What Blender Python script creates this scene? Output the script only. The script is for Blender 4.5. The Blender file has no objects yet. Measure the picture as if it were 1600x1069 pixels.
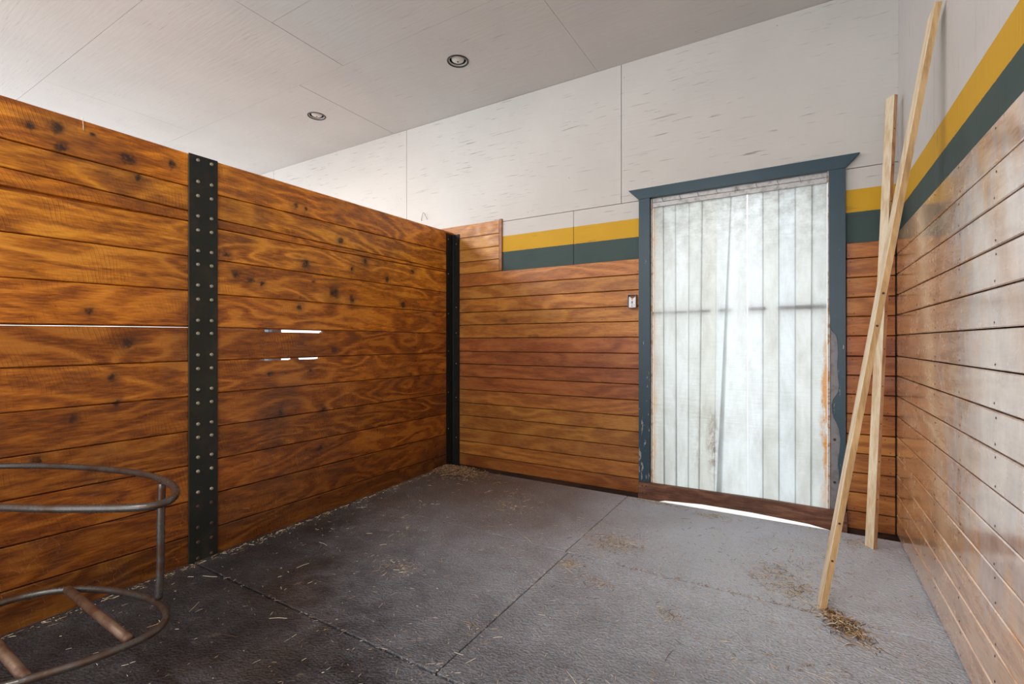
import bpy, bmesh, math, random
from mathutils import Vector, Matrix

random.seed(7)
C = bpy.context.scene.collection
SC = bpy.context.scene

# ------------------------------------------------------------------ camera, world, exposure
CAM_H = 1.26
cam_d = bpy.data.cameras.new('camera')
cam = bpy.data.objects.new('camera', cam_d)
C.objects.link(cam)
cam.location = (0, 0, CAM_H)
cam.rotation_euler = (math.radians(90), 0, math.atan(450 / 750))
cam_d.sensor_width = 36
cam_d.lens = 750 / 1600 * 36
cam_d.clip_start = 0.02
SC.camera = cam

SC.view_settings.view_transform = 'Standard'
SC.view_settings.look = 'None'
SC.view_settings.gamma = 1
SC.view_settings.use_curve_mapping = False
SC.view_settings.exposure = 0.0

world = bpy.data.worlds.new('overcast')
SC.world = world
world.use_nodes = True
bg = world.node_tree.nodes['Background']
bg.inputs[0].default_value = (0.95, 0.97, 1.0, 1)
bg.inputs[1].default_value = 2.9


def fill_lamp(name, loc, size, sizey, power, col=(1, 0.95, 0.88)):
    d = bpy.data.lights.new(name, 'AREA')
    d.shape = 'RECTANGLE'
    d.size = size
    d.size_y = sizey
    d.energy = power
    d.color = col
    o = bpy.data.objects.new(name, d)
    C.objects.link(o)
    o.location = loc
    return o


# added fill lamps, unseen: one behind the camera, two beyond the left partition
fill_lamp('rear_fill_lamp', (-1.3, -1.3, 3.55), 1.2, 0.25, 60)
fill_lamp('left_fill_lamp', (-6.6, 2.2, 3.3), 0.3, 1.2, 70, (1, 0.97, 0.93))
fill_lamp('left_fill_lamp', (-4.8, 0.1, 3.58), 0.9, 2.0, 250, (1, 0.96, 0.90))

# ------------------------------------------------------------------ helpers
def tag(o, label=None, cat=None, group=None, kind=None):
    if label: o['label'] = label
    if cat: o['category'] = cat
    if group: o['group'] = group
    if kind: o['kind'] = kind
    return o


def obj(name, bm, mat, parent=None, smooth=False):
    me = bpy.data.meshes.new(name)
    bmesh.ops.recalc_face_normals(bm, faces=bm.faces[:])
    bm.to_mesh(me)
    bm.free()
    if smooth:
        for p in me.polygons: p.use_smooth = True
    for m in (mat if isinstance(mat, (list, tuple)) else [mat]):
        me.materials.append(m)
    o = bpy.data.objects.new(name, me)
    C.objects.link(o)
    if parent: o.parent = parent
    return o


def empty(name, loc, parent=None):
    o = bpy.data.objects.new(name, None)
    C.objects.link(o)
    o.location = loc
    o.empty_display_size = 0.1
    if parent: o.parent = parent
    return o


def hexa(bm, v, bevel=0.0):
    """v: 8 corners, 0-3 one face in order, 4-7 the opposite face in order"""
    vs = [bm.verts.new(p) for p in v]
    fs = []
    for q in ((0, 1, 2, 3), (7, 6, 5, 4), (0, 4, 5, 1), (1, 5, 6, 2), (2, 6, 7, 3), (3, 7, 4, 0)):
        fs.append(bm.faces.new([vs[i] for i in q]))
    if bevel:
        es = list({e for f in fs for e in f.edges})
        bmesh.ops.bevel(bm, geom=es, offset=bevel, segments=1, affect='EDGES', profile=0.5)
    return vs


def box(bm, x0, x1, y0, y1, z0, z1, bevel=0.0):
    hexa(bm, [(x0, y0, z0), (x1, y0, z0), (x1, y0, z1), (x0, y0, z1),
              (x0, y1, z0), (x1, y1, z0), (x1, y1, z1), (x0, y1, z1)], bevel)


def boxobj(name, b, mat, parent=None, bevel=0.0):
    bm = bmesh.new()
    box(bm, *b, bevel)
    return obj(name, bm, mat, parent)


def prism(bm, pts, off, bevel=0.0):
    """polygon pts (3d) extruded by vector off"""
    off = Vector(off)
    a = [bm.verts.new(p) for p in pts]
    b = [bm.verts.new(Vector(p) + off) for p in pts]
    n = len(pts)
    fs = [bm.faces.new(a), bm.faces.new(b[::-1])]
    for i in range(n):
        j = (i + 1) % n
        fs.append(bm.faces.new([a[j], a[i], b[i], b[j]]))
    if bevel:
        bmesh.ops.bevel(bm, geom=list({e for f in fs for e in f.edges}), offset=bevel, segments=1, affect='EDGES')


def spline(pts, n, closed):
    out = []
    P = [Vector(p) for p in pts]
    m = len(P)
    rng = range(m if closed else m - 1)
    for i in rng:
        p0 = P[(i - 1) % m] if closed else P[max(i - 1, 0)]
        p1 = P[i]
        p2 = P[(i + 1) % m]
        p3 = P[(i + 2) % m] if closed else P[min(i + 2, m - 1)]
        for k in range(n):
            t = k / n
            out.append(0.5 * ((2 * p1) + (-p0 + p2) * t + (2 * p0 - 5 * p1 + 4 * p2 - p3) * t * t +
                              (-p0 + 3 * p1 - 3 * p2 + p3) * t ** 3))
    if not closed: out.append(P[-1])
    return out


def tube(bm, pts, r, seg=12, closed=False):
    P = [Vector(p) for p in pts]
    n = len(P)
    rings = []
    up = Vector((0, 0, 1))
    for i in range(n):
        if closed:
            t = (P[(i + 1) % n] - P[i - 1])
        else:
            t = P[min(i + 1, n - 1)] - P[max(i - 1, 0)]
        t.normalize()
        u = up if abs(t.dot(up)) < 0.95 else Vector((1, 0, 0))
        a = t.cross(u).normalized()
        b = a.cross(t).normalized()
        rings.append([bm.verts.new(P[i] + (a * math.cos(2 * math.pi * k / seg) + b * math.sin(2 * math.pi * k / seg)) * r)
                      for k in range(seg)])
    m = n if closed else n - 1
    for i in range(m):
        A, B = rings[i], rings[(i + 1) % n]
        for k in range(seg):
            bm.faces.new([A[k], A[(k + 1) % seg], B[(k + 1) % seg], B[k]])
    if not closed:
        bm.faces.new(rings[0][::-1])
        bm.faces.new(rings[-1])


def lathe(bm, prof, seg=32, center=(0, 0, 0)):
    """prof: (r, z) list turned around the z axis"""
    cx, cy, cz = center
    rings = []
    for r, z in prof:
        if r < 1e-6:
            rings.append([bm.verts.new((cx, cy, cz + z))])
        else:
            rings.append([bm.verts.new((cx + r * math.cos(2 * math.pi * k / seg), cy + r * math.sin(2 * math.pi * k / seg), cz + z))
                          for k in range(seg)])
    for A, B in zip(rings, rings[1:]):
        for k in range(seg):
            k2 = (k + 1) % seg
            if len(A) == 1 and len(B) == 1: continue
            if len(A) == 1:
                bm.faces.new([A[0], B[k], B[k2]])
            elif len(B) == 1:
                bm.faces.new([A[k], B[0], A[k2]])
            else:
                bm.faces.new([A[k], A[k2], B[k2], B[k]])


# ------------------------------------------------------------------ material node helper
class NB:
    def __init__(s, name):
        s.m = bpy.data.materials.new(name)
        s.m.use_nodes = True
        s.t = s.m.node_tree
        s.t.nodes.clear()
        s.out = s.t.nodes.new('ShaderNodeOutputMaterial')

    def n(s, typ, ins=None, **props):
        nd = s.t.nodes.new('ShaderNode' + typ)
        for k, v in props.items(): setattr(nd, k, v)
        for k, v in (ins or {}).items():
            if isinstance(v, bpy.types.NodeSocket):
                s.t.links.new(v, nd.inputs[k])
            elif v is not None:
                nd.inputs[k].default_value = v
        return nd

    def math(s, op, a, b=None, c=None, clamp=False):
        nd = s.n('Math', {0: a}, operation=op, use_clamp=clamp)
        if b is not None:
            if isinstance(b, bpy.types.NodeSocket): s.t.links.new(b, nd.inputs[1])
            else: nd.inputs[1].default_value = b
        if c is not None:
            if isinstance(c, bpy.types.NodeSocket): s.t.links.new(c, nd.inputs[2])
            else: nd.inputs[2].default_value = c
        return nd.outputs[0]

    def vmath(s, op, a, b):
        nd = s.n('VectorMath', {0: a, 1: b}, operation=op)
        return nd.outputs['Value'] if op in ('DISTANCE', 'LENGTH', 'DOT_PRODUCT') else nd.outputs[0]

    def pos(s):
        return s.n('NewGeometry').outputs['Position']

    def noise(s, vec, scale, detail=4, rough=0.55, dist=0.0):
        return s.n('TexNoise', {'Vector': vec, 'Scale': scale, 'Detail': detail, 'Roughness': rough, 'Distortion': dist}).outputs['Fac']

    def ramp(s, fac, stops, interp='LINEAR'):
        nd = s.n('ValToRGB', {0: fac})
        cr = nd.color_ramp
        cr.interpolation = interp
        while len(cr.elements) < len(stops): cr.elements.new(0.5)
        for e, (p, c) in zip(cr.elements, stops):
            e.position = p
            e.color = (c[0], c[1], c[2], 1) if not isinstance(c, (int, float)) else (c, c, c, 1)
        return nd.outputs[0]

    def mix(s, fac, a, b, mode='MIX'):
        nd = s.n('Mix', None, data_type='RGBA', blend_type=mode)
        for i, v in ((0, fac), (6, a), (7, b)):
            if isinstance(v, bpy.types.NodeSocket): s.t.links.new(v, nd.inputs[i])
            elif isinstance(v, (int, float)): nd.inputs[i].default_value = v
            else: nd.inputs[i].default_value = (v[0], v[1], v[2], 1)
        return nd.outputs[2]

    def maprange(s, v, a, b, c=0.0, d=1.0):
        return s.n('MapRange', {0: v, 1: a, 2: b, 3: c, 4: d}).outputs[0]

    def bump(s, h, strength=0.3, dist=0.01, normal=None):
        return s.n('Bump', {'Height': h, 'Strength': strength, 'Distance': dist, 'Normal': normal}).outputs[0]

    def bsdf(s, color, rough=0.5, spec=0.5, normal=None, metallic=0.0, coat=0.0, coat_rough=0.2):
        nd = s.n('BsdfPrincipled', {'Roughness': rough, 'Specular IOR Level': spec, 'Metallic': metallic,
                                    'Coat Weight': coat, 'Coat Roughness': coat_rough, 'Normal': normal})
        if isinstance(color, bpy.types.NodeSocket): s.t.links.new(color, nd.inputs[0])
        else: nd.inputs[0].default_value = (*color, 1)
        s.t.links.new(nd.outputs[0], s.out.inputs[0])
        return nd


# hand placed knots on the left partition: (y, z, radius)
KNOTS = [(1.1, 2.206, 0.046), (0.824, 2.252, 0.047), (0.955, 2.266, 0.022), (0.835, 2.167, 0.03), (1.143, 2.12, 0.03),
         (1.311, 2.238, 0.028), (0.726, 2.227, 0.023), (1.1, 1.258, 0.046), (1.038, 1.075, 0.029), (0.942, 1.411, 0.022),
         (1.609, 1.791, 0.023), (2.175, 1.814, 0.041), (2.241, 1.698, 0.014), (1.664, 1.685, 0.036), (1.764, 1.653, 0.033),
         (1.84, 1.64, 0.022), (2.092, 2.212, 0.027), (2.175, 2.205, 0.023), (2.488, 2.041, 0.03), (2.74, 1.926, 0.042),
         (2.61, 1.835, 0.025), (2.432, 1.637, 0.063), (2.604, 1.597, 0.04), (3.206, 1.592, 0.035), (2.426, 1.199, 0.029),
         (3.339, 1.909, 0.03), (3.001, 1.805, 0.028), (2.117, 1.505, 0.027), (1.897, 1.046, 0.017), (2.208, 1.056, 0.018),
         (0.757, 0.725, 0.023), (1.046, 0.952, 0.026), (2.326, 0.761, 0.028), (2.297, 0.482, 0.028), (1.968, 0.784, 0.034),
         (0.882, 0.895, 0.027)]


def wood(name, axis, dark, mid, light, rough=0.38, knots=None, saw=0.0, knot_scale=2.0, knot_amt=1.0, stain=0.4,
         stain_col=(0.05, 0.03, 0.025), spec=0.5, scratch=False, bump=0.35, coat=0.0, ringf=9.0, smear=0.0):
    """axis: 0, 1 or 2, the direction the grain runs in"""
    b = NB(name)
    P = b.pos()
    oi = b.n('ObjectInfo')
    rnd = oi.outputs['Random']
    off = b.n('CombineXYZ', {0: b.math('MULTIPLY', rnd, 37.0), 1: b.math('MULTIPLY', rnd, 61.0), 2: b.math('MULTIPLY', rnd, 23.0)}).outputs[0]
    Q = b.vmath('ADD', P, off)
    sc = [1.0, 1.0, 1.0]
    sc[axis] = 0.13
    G = b.vmath('MULTIPLY', Q, tuple(sc))
    fine = b.noise(G, 105, 5, 0.62)
    sc2 = [1.0, 1.0, 1.0]
    sc2[axis] = 0.22
    G2 = b.vmath('MULTIPLY', Q, tuple(sc2))
    big = b.noise(G2, 4.5, 2, 0.5, 0.3)
    rings = b.math('SINE', b.math('MULTIPLY', big, 6.2832 * ringf))
    rings = b.maprange(rings, -1, 1, 0, 1)
    patch = b.noise(Q, 2.2, 3, 0.6)
    g = b.math('ADD', b.math('MULTIPLY', b.maprange(fine, 0.3, 0.7), 0.36), b.math('MULTIPLY', rings, 0.22))
    g = b.math('ADD', g, b.math('MULTIPLY', patch, 0.35))
    col = b.ramp(g, [(0.28, dark), (0.55, mid), (0.8, light)])
    fig = b.math('MULTIPLY', b.maprange(rings, 0.72, 0.98), b.maprange(b.noise(b.vmath('MULTIPLY', Q, tuple(sc2)), 3.3, 3, 0.6), 0.46, 0.6))
    col = b.mix(b.math('MULTIPLY', fig, 0.5), col, light)
    col = b.mix(1.0, col, oi.outputs['Color'], 'MULTIPLY')
    # knots
    warp = b.n('TexNoise', {'Vector': P, 'Scale': 22.0, 'Detail': 3.0}).outputs['Color']
    W = b.vmath('ADD', P, b.vmath('MULTIPLY', b.vmath('SUBTRACT', warp, (0.5, 0.5, 0.5)), (0.0, 0.06, 0.06) if knots else (0.05, 0.05, 0.03)))
    if knots:
        W0 = b.vmath('MULTIPLY', W, (0, 1, 1))
        acc = None
        for (ky, kz, kr) in knots:
            kr *= 1.25
            d = b.vmath('DISTANCE', W0, (0, ky, kz))
            v = b.math('ADD', b.math('MULTIPLY', b.maprange(d, kr * 0.28, kr * 0.75, 1, 0), 0.6), b.math('MULTIPLY', b.maprange(d, kr * 0.5, kr * 1.9, 1, 0), 0.45))
            acc = v if acc is None else b.math('MAXIMUM', acc, v)
        kn = b.math('MULTIPLY', acc, b.maprange(b.noise(P, 60, 3), 0.3, 0.5, 0.7, 1))
    else:
        ks = [1.0, 1.0, 1.0]
        ks[axis] = 0.45
        V = b.vmath('MULTIPLY', b.vmath('ADD', W, off), tuple(ks))
        vor = b.n('TexVoronoi', {'Vector': V, 'Scale': knot_scale}, feature='F1')
        sel = b.math('GREATER_THAN', b.n('SeparateColor', {0: vor.outputs['Color']}).outputs[0], 0.35)
        kn = b.math('MULTIPLY', b.maprange(vor.outputs['Distance'], 0.03, 0.11, 1, 0), sel)
    kn = b.math('MULTIPLY', kn, knot_amt)
    col = b.mix(b.math('MULTIPLY', kn, 0.93), col, (0.035, 0.014, 0.008))
    # stains and grime of their own shape
    st = b.maprange(b.noise(P, 1.7, 6, 0.62, 0.4), 0.5, 0.72)
    st = b.math('MULTIPLY', st, stain)
    col = b.mix(st, col, stain_col)
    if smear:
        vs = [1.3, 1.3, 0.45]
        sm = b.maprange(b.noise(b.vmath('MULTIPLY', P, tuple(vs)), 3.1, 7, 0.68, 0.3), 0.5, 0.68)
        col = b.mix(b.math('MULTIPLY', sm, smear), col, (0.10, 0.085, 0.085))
        # bleached worn wood, with the curtain's mirrored glare painted in as pale patches
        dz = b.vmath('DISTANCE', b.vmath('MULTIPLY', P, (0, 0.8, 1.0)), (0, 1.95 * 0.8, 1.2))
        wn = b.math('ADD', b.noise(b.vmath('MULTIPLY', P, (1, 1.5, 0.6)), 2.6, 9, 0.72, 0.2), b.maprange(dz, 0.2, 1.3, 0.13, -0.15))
        wear_glare = b.maprange(wn, 0.50, 0.58)
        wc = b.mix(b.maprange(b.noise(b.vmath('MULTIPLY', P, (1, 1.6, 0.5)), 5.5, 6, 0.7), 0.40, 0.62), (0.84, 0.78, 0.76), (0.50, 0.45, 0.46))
        col = b.mix(b.math('MULTIPLY', wear_glare, 0.62), col, wc)
    h = b.math('ADD', b.math('MULTIPLY', fine, 0.6), b.math('MULTIPLY', rings, 0.25))
    if saw:
        sx = b.n('SeparateXYZ', {0: P})
        wv = b.math('ADD', b.math('ADD', sx.outputs[1], b.math('MULTIPLY', sx.outputs[2], 0.28)), b.math('MULTIPLY', b.noise(Q, 3.0, 2, 0.5), 0.12))
        wv = b.math('ADD', b.math('MULTIPLY', rnd, 5.0), wv)
        sn = b.math('SINE', b.math('MULTIPLY', wv, 6.2832 * 58))
        msk = b.maprange(b.noise(Q, 3.6, 4, 0.65), 0.46, 0.66)
        saws = b.math('MULTIPLY', b.maprange(sn, 0.45, 1, 0, 1), msk)
        h = b.math('ADD', h, b.math('MULTIPLY', saws, saw))
        col = b.mix(b.math('MULTIPLY', saws, 0.22), col, (0.08, 0.03, 0.01))
    h = b.math('SUBTRACT', h, b.math('MULTIPLY', kn, 0.4))
    if scratch:
        sv = b.n('TexVoronoi', {'Vector': b.vmath('MULTIPLY', W, (1, 2.6, 0.8)), 'Scale': 9.0}, feature='DISTANCE_TO_EDGE')
        sz = b.n('SeparateXYZ', {0: P}).outputs[2]
        low = b.maprange(sz, 0.75, 0.45, 0, 1)
        sm2 = b.math('MULTIPLY', b.maprange(b.noise(P, 5, 3), 0.5, 0.62), low)
        scv = b.math('MULTIPLY', b.maprange(sv.outputs[0], 0.012, 0.003, 0, 1), sm2)
        col = b.mix(b.math('MULTIPLY', scv, 0.6), col, (0.45, 0.2, 0.09))
    r = b.maprange(b.noise(Q, 14, 4, 0.6), 0.3, 0.7, rough - 0.09, rough + 0.12)
    b.bsdf(col, r, spec, b.bump(h, bump, 0.006), coat=coat, coat_rough=0.14)
    if coat:
        pb = [q for q in b.t.nodes if q.type == 'BSDF_PRINCIPLED'][0]
        pb.inputs['Coat IOR'].default_value = 2.0
        b.t.links.new(b.bump(h, 0.05, 0.004), pb.inputs['Coat Normal'])
    return b.m


M = {}
M['partition_wood'] = wood('partition_wood', 1, (0.27, 0.080, 0.009), (0.60, 0.215, 0.017), (0.88, 0.40, 0.05), 0.32,
                           knots=KNOTS, saw=0.5, stain=0.45, scratch=True, bump=0.45)
M['back_wood'] = wood('back_wood', 0, (0.30, 0.10, 0.022), (0.48, 0.19, 0.040), (0.60, 0.28, 0.07), 0.38,
                      knot_scale=2.6, stain=0.35, stain_col=(0.10, 0.035, 0.015), bump=0.16, ringf=6)
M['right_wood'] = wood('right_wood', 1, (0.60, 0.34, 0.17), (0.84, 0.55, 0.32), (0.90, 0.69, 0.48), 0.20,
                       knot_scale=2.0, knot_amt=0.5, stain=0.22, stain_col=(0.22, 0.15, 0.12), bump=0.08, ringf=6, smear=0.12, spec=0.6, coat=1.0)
M['kick_wood'] = wood('kick_wood', 0, (0.10, 0.035, 0.018), (0.20, 0.085, 0.045), (0.32, 0.16, 0.10), 0.6,
                      knot_scale=3, stain=0.5, bump=0.3)
M['new_wood'] = wood('new_wood', 2, (0.68, 0.50, 0.30), (0.84, 0.71, 0.51), (0.90, 0.80, 0.62), 0.5, knot_scale=2.2, stain=0.0,
                     knot_amt=0.8, bump=0.15, ringf=7, spec=0.3)
M['old_wood'] = wood('old_wood', 2, (0.36, 0.17, 0.08), (0.55, 0.31, 0.16), (0.68, 0.46, 0.27), 0.6, knot_scale=3.2, stain=0.25,
                     stain_col=(0.25, 0.08, 0.04), bump=0.2, spec=0.3)
M['shaded_edge_wood'] = wood('shaded_edge_wood', 2, (0.40, 0.24, 0.10), (0.55, 0.36, 0.17), (0.66, 0.46, 0.24), 0.6, stain=0.1, bump=0.12, ringf=5, spec=0.3)  # tan cut edge; its shade against the lit broad face is partly painted
M['backing'] = wood('backing', 0, (0.03, 0.012, 0.006), (0.06, 0.025, 0.012), (0.09, 0.04, 0.02), 0.8, stain=0.2, bump=0.2)


def plywood(name, base, yel=None, run=0, rough=0.62, specks=1.0):
    """white painted plywood; yel = (z_top_yellow, z_boundary) adds the two painted bands"""
    b = NB(name)
    P = b.pos()
    s = [1.0, 1.0, 1.0]
    s[run] = 0.08
    g = b.noise(b.vmath('MULTIPLY', P, tuple(s)), 45, 6, 0.65)
    blot = b.noise(P, 1.6, 4, 0.6)
    col = b.mix(b.maprange(blot, 0.35, 0.7), base, tuple(c * 0.93 for c in base))
    if yel:
        z = b.n('SeparateXYZ', {0: P}).outputs[2]
        zz = b.math('ADD', z, b.math('MULTIPLY', b.math('SUBTRACT', b.noise(P, 30, 2), 0.5), 0.004))
        wob = b.noise(P, 3.5, 4)
        yc = b.mix(wob, (0.60, 0.33, 0.008), (0.72, 0.41, 0.015))
        gc = b.mix(wob, (0.034, 0.064, 0.064), (0.055, 0.095, 0.090))
        col = b.mix(b.math('LESS_THAN', zz, yel[0]), col, yc)
        col = b.mix(b.math('LESS_THAN', zz, yel[1]), col, gc)
    # long checks along the veneer
    s2 = [1.0, 1.0, 1.0]
    s2[run] = 0.045
    ck = b.noise(b.vmath('MULTIPLY', P, tuple(s2)), 105, 3, 0.5)
    area = b.maprange(b.noise(P, 2.3, 2), 0.40, 0.58)
    ckm = b.math('MULTIPLY', b.maprange(ck, 0.655, 0.72), area)
    # paint chips and nail dents
    vor = b.n('TexVoronoi', {'Vector': b.vmath('ADD', P, b.vmath('MULTIPLY', b.n('TexNoise', {'Vector': P, 'Scale': 60.0}).outputs['Color'], (0.02, 0.02, 0.02))), 'Scale': 9.0})
    sel = b.math('GREATER_THAN', b.n('SeparateColor', {0: vor.outputs['Color']}).outputs[1], 0.72)
    chip = b.math('MULTIPLY', b.maprange(vor.outputs['Distance'], 0.025, 0.06, 1, 0), sel)
    mark = b.math('MULTIPLY', b.math('MAXIMUM', ckm, chip), specks)
    col = b.mix(b.math('MULTIPLY', mark, 0.55), col, (0.10, 0.08, 0.07))
    h = b.math('SUBTRACT', b.math('MULTIPLY', g, 0.8), mark)
    b.bsdf(col, rough, 0.4, b.bump(h, 0.5, 0.005))
    return b.m


M['white_back'] = plywood('white_back', (0.66, 0.635, 0.60), (2.297, 2.143), 0)
M['white_right'] = plywood('white_right', (0.66, 0.64, 0.62), (2.262, 2.120), 2)
M['white_ceiling'] = plywood('white_ceiling', (0.63, 0.605, 0.58), None, 0, 0.7, 0.5)


def paint(name, col, col2, rough=0.4, chip=(0.5, 0.45, 0.42), chips=0.5, metallic=0.0):
    b = NB(name)
    P = b.pos()
    n1 = b.noise(P, 5, 4)
    c = b.mix(n1, col, col2)
    n2 = b.noise(b.vmath('MULTIPLY', P, (1, 1, 0.35)), 38, 6, 0.7)
    z = b.n('SeparateXYZ', {0: P}).outputs[2]
    low = b.maprange(z, 2.0, 0.2, 0.0, 0.13)
    m = b.maprange(b.math('ADD', n2, low), 0.69, 0.73)
    c = b.mix(b.math('MULTIPLY', m, chips), c, chip)
    b.bsdf(c, rough, 0.5, b.bump(n2, 0.15, 0.003), metallic=metallic)
    return b.m


M['casing'] = paint('casing', (0.018, 0.050, 0.072), (0.028, 0.068, 0.095), 0.35, (0.5, 0.46, 0.44), 0.7)


def simple(name, col, rough=0.5, metallic=0.0, var=0.15, scale=12, bump=0.1, spec=0.5, col2=None, thr=(0.4, 0.65)):
    b = NB(name)
    P = b.pos()
    n1 = b.noise(P, scale, 5, 0.6)
    c = b.mix(b.maprange(n1, *thr), col, col2 or tuple(v * (1 - var) for v in col))
    b.bsdf(c, b.maprange(n1, 0.3, 0.7, rough - 0.08, rough + 0.08), spec, b.bump(b.noise(P, scale * 6, 3), bump, 0.002), metallic=metallic)
    return b.m


M['strap_steel'] = simple('strap_steel', (0.022, 0.026, 0.022), 0.38, 0.35, scale=9, bump=0.25, col2=(0.05, 0.04, 0.03), thr=(0.5, 0.75))
M['angle_steel'] = simple('angle_steel', (0.010, 0.011, 0.011), 0.5, 0.2, scale=14, bump=0.3, col2=(0.03, 0.025, 0.02), thr=(0.55, 0.8))
M['bolt'] = simple('bolt', (0.42, 0.38, 0.29), 0.4, 0.55, scale=60, col2=(0.2, 0.13, 0.07), thr=(0.55, 0.8))
M['rusty_bolt'] = simple('rusty_bolt', (0.07, 0.04, 0.025), 0.6, 0.2, scale=60)
M['pipe'] = simple('pipe', (0.11, 0.105, 0.10), 0.30, 0.6, scale=16, bump=0.3, col2=(0.09, 0.055, 0.04), thr=(0.45, 0.62))
M['rust_pipe'] = simple('rust_pipe', (0.17, 0.105, 0.065), 0.5, 0.3, scale=20, bump=0.3, col2=(0.10, 0.045, 0.025), thr=(0.45, 0.6))
M['aluminium'] = simple('aluminium', (0.50, 0.49, 0.48), 0.45, 0.4, scale=30, bump=0.1, col2=(0.3, 0.29, 0.28), thr=(0.5, 0.7))
M['galvanised'] = simple('galvanised', (0.62, 0.62, 0.63), 0.4, 0.5, scale=90, bump=0.1)
M['jamb_steel'] = simple('jamb_steel', (0.25, 0.24, 0.25), 0.45, 0.2, scale=18, bump=0.1, col2=(0.17, 0.15, 0.15), thr=(0.5, 0.7))
M['jamb_white'] = simple('jamb_white', (0.60, 0.55, 0.50), 0.5, 0.0, scale=26, bump=0.2, col2=(0.45, 0.22, 0.08), thr=(0.5, 0.62))
M['black'] = simple('black', (0.012, 0.012, 0.012), 0.45, 0.0, var=0.3)
M['dark_slot'] = simple('dark_slot', (0.02, 0.018, 0.02), 0.6, 0.0)
M['nail'] = simple('nail', (0.07, 0.03, 0.02), 0.6, 0.2)
M['bar_wood'] = simple('bar_wood', (0.13, 0.07, 0.035), 0.6, 0.0, scale=20)
M['gravel'] = simple('gravel', (0.72, 0.71, 0.68), 0.9, 0.0, scale=3, bump=0.3)
M['subfloor'] = simple('subfloor', (0.16, 0.12, 0.09), 0.9, 0.0, scale=20, bump=0.4)
M['wire'] = simple('wire', (0.08, 0.075, 0.07), 0.5, 0.3)


def bulb_mat():
    b = NB('bulb_glass')
    P = b.n('TexCoord').outputs['Object']
    v = b.n('TexVoronoi', {'Vector': P, 'Scale': 60.0}).outputs['Distance']
    b.bsdf((0.62, 0.60, 0.54), 0.18, 0.6, b.bump(v, 0.3, 0.002))
    return b.m


M['bulb'] = bulb_mat()


def mat_rubber():
    b = NB('rubber')
    P = b.pos()
    sx = b.n('SeparateXYZ', {0: P})
    big = b.noise(P, 1.1, 5, 0.6, 0.5)
    mid = b.noise(P, 4.5, 9, 0.75, 0.2)
    fine = b.noise(P, 190, 2, 0.6)
    base = b.mix(b.maprange(mid, 0.35, 0.7), (0.020, 0.022, 0.026), (0.056, 0.056, 0.062))
    # dusty mats, door daylight painted in as pale blue-grey; brown dirt far left
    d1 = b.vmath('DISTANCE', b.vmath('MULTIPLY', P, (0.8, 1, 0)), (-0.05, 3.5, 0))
    dust_daylight = b.math('ADD', b.maprange(d1, 2.7, 0.5, -0.06, 1.1), b.math('MULTIPLY', b.math('SUBTRACT', mid, 0.5), 0.55))
    dust_daylight = b.math('ADD', dust_daylight, b.math('MULTIPLY', b.math('SUBTRACT', fine, 0.5), 0.5))
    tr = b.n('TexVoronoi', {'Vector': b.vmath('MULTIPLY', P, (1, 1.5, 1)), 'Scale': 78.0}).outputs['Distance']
    dust_daylight = b.math('MULTIPLY', dust_daylight, b.maprange(tr, 0.1, 0.6, 0.72, 1.15))
    col = b.mix(b.math('MAXIMUM', dust_daylight, 0.0), base, (0.56, 0.61, 0.70))
    d2 = b.vmath('DISTANCE', b.vmath('MULTIPLY', P, (0.8, 1, 0)), (-1.95, 3.5, 0))
    br = b.math('ADD', b.maprange(d2, 1.5, 0.2, 0.0, 0.75), b.math('MULTIPLY', b.math('SUBTRACT', big, 0.5), 1.2))
    col = b.mix(b.n('Clamp', {0: br}).outputs[0], col, (0.125, 0.078, 0.045))
    spots = b.maprange(b.noise(P, 9, 4, 0.6, 0.6), 0.66, 0.72)
    col = b.mix(b.math('MULTIPLY', spots, 0.3), col, (0.25, 0.2, 0.15))
    # pebbled tread
    tr = b.n('TexVoronoi', {'Vector': b.vmath('MULTIPLY', P, (1, 1.4, 1)), 'Scale': 75.0}).outputs['Distance']
    h = b.math('ADD', b.math('MULTIPLY', tr, 0.8), b.math('MULTIPLY', b.noise(P, 14, 4), 0.3))
    rough = b.maprange(mid, 0.3, 0.7, 0.36, 0.52)
    b.bsdf(col, rough, 0.55, b.bump(h, 0.9, 0.007))
    return b.m


M['rubber'] = mat_rubber()


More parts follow.
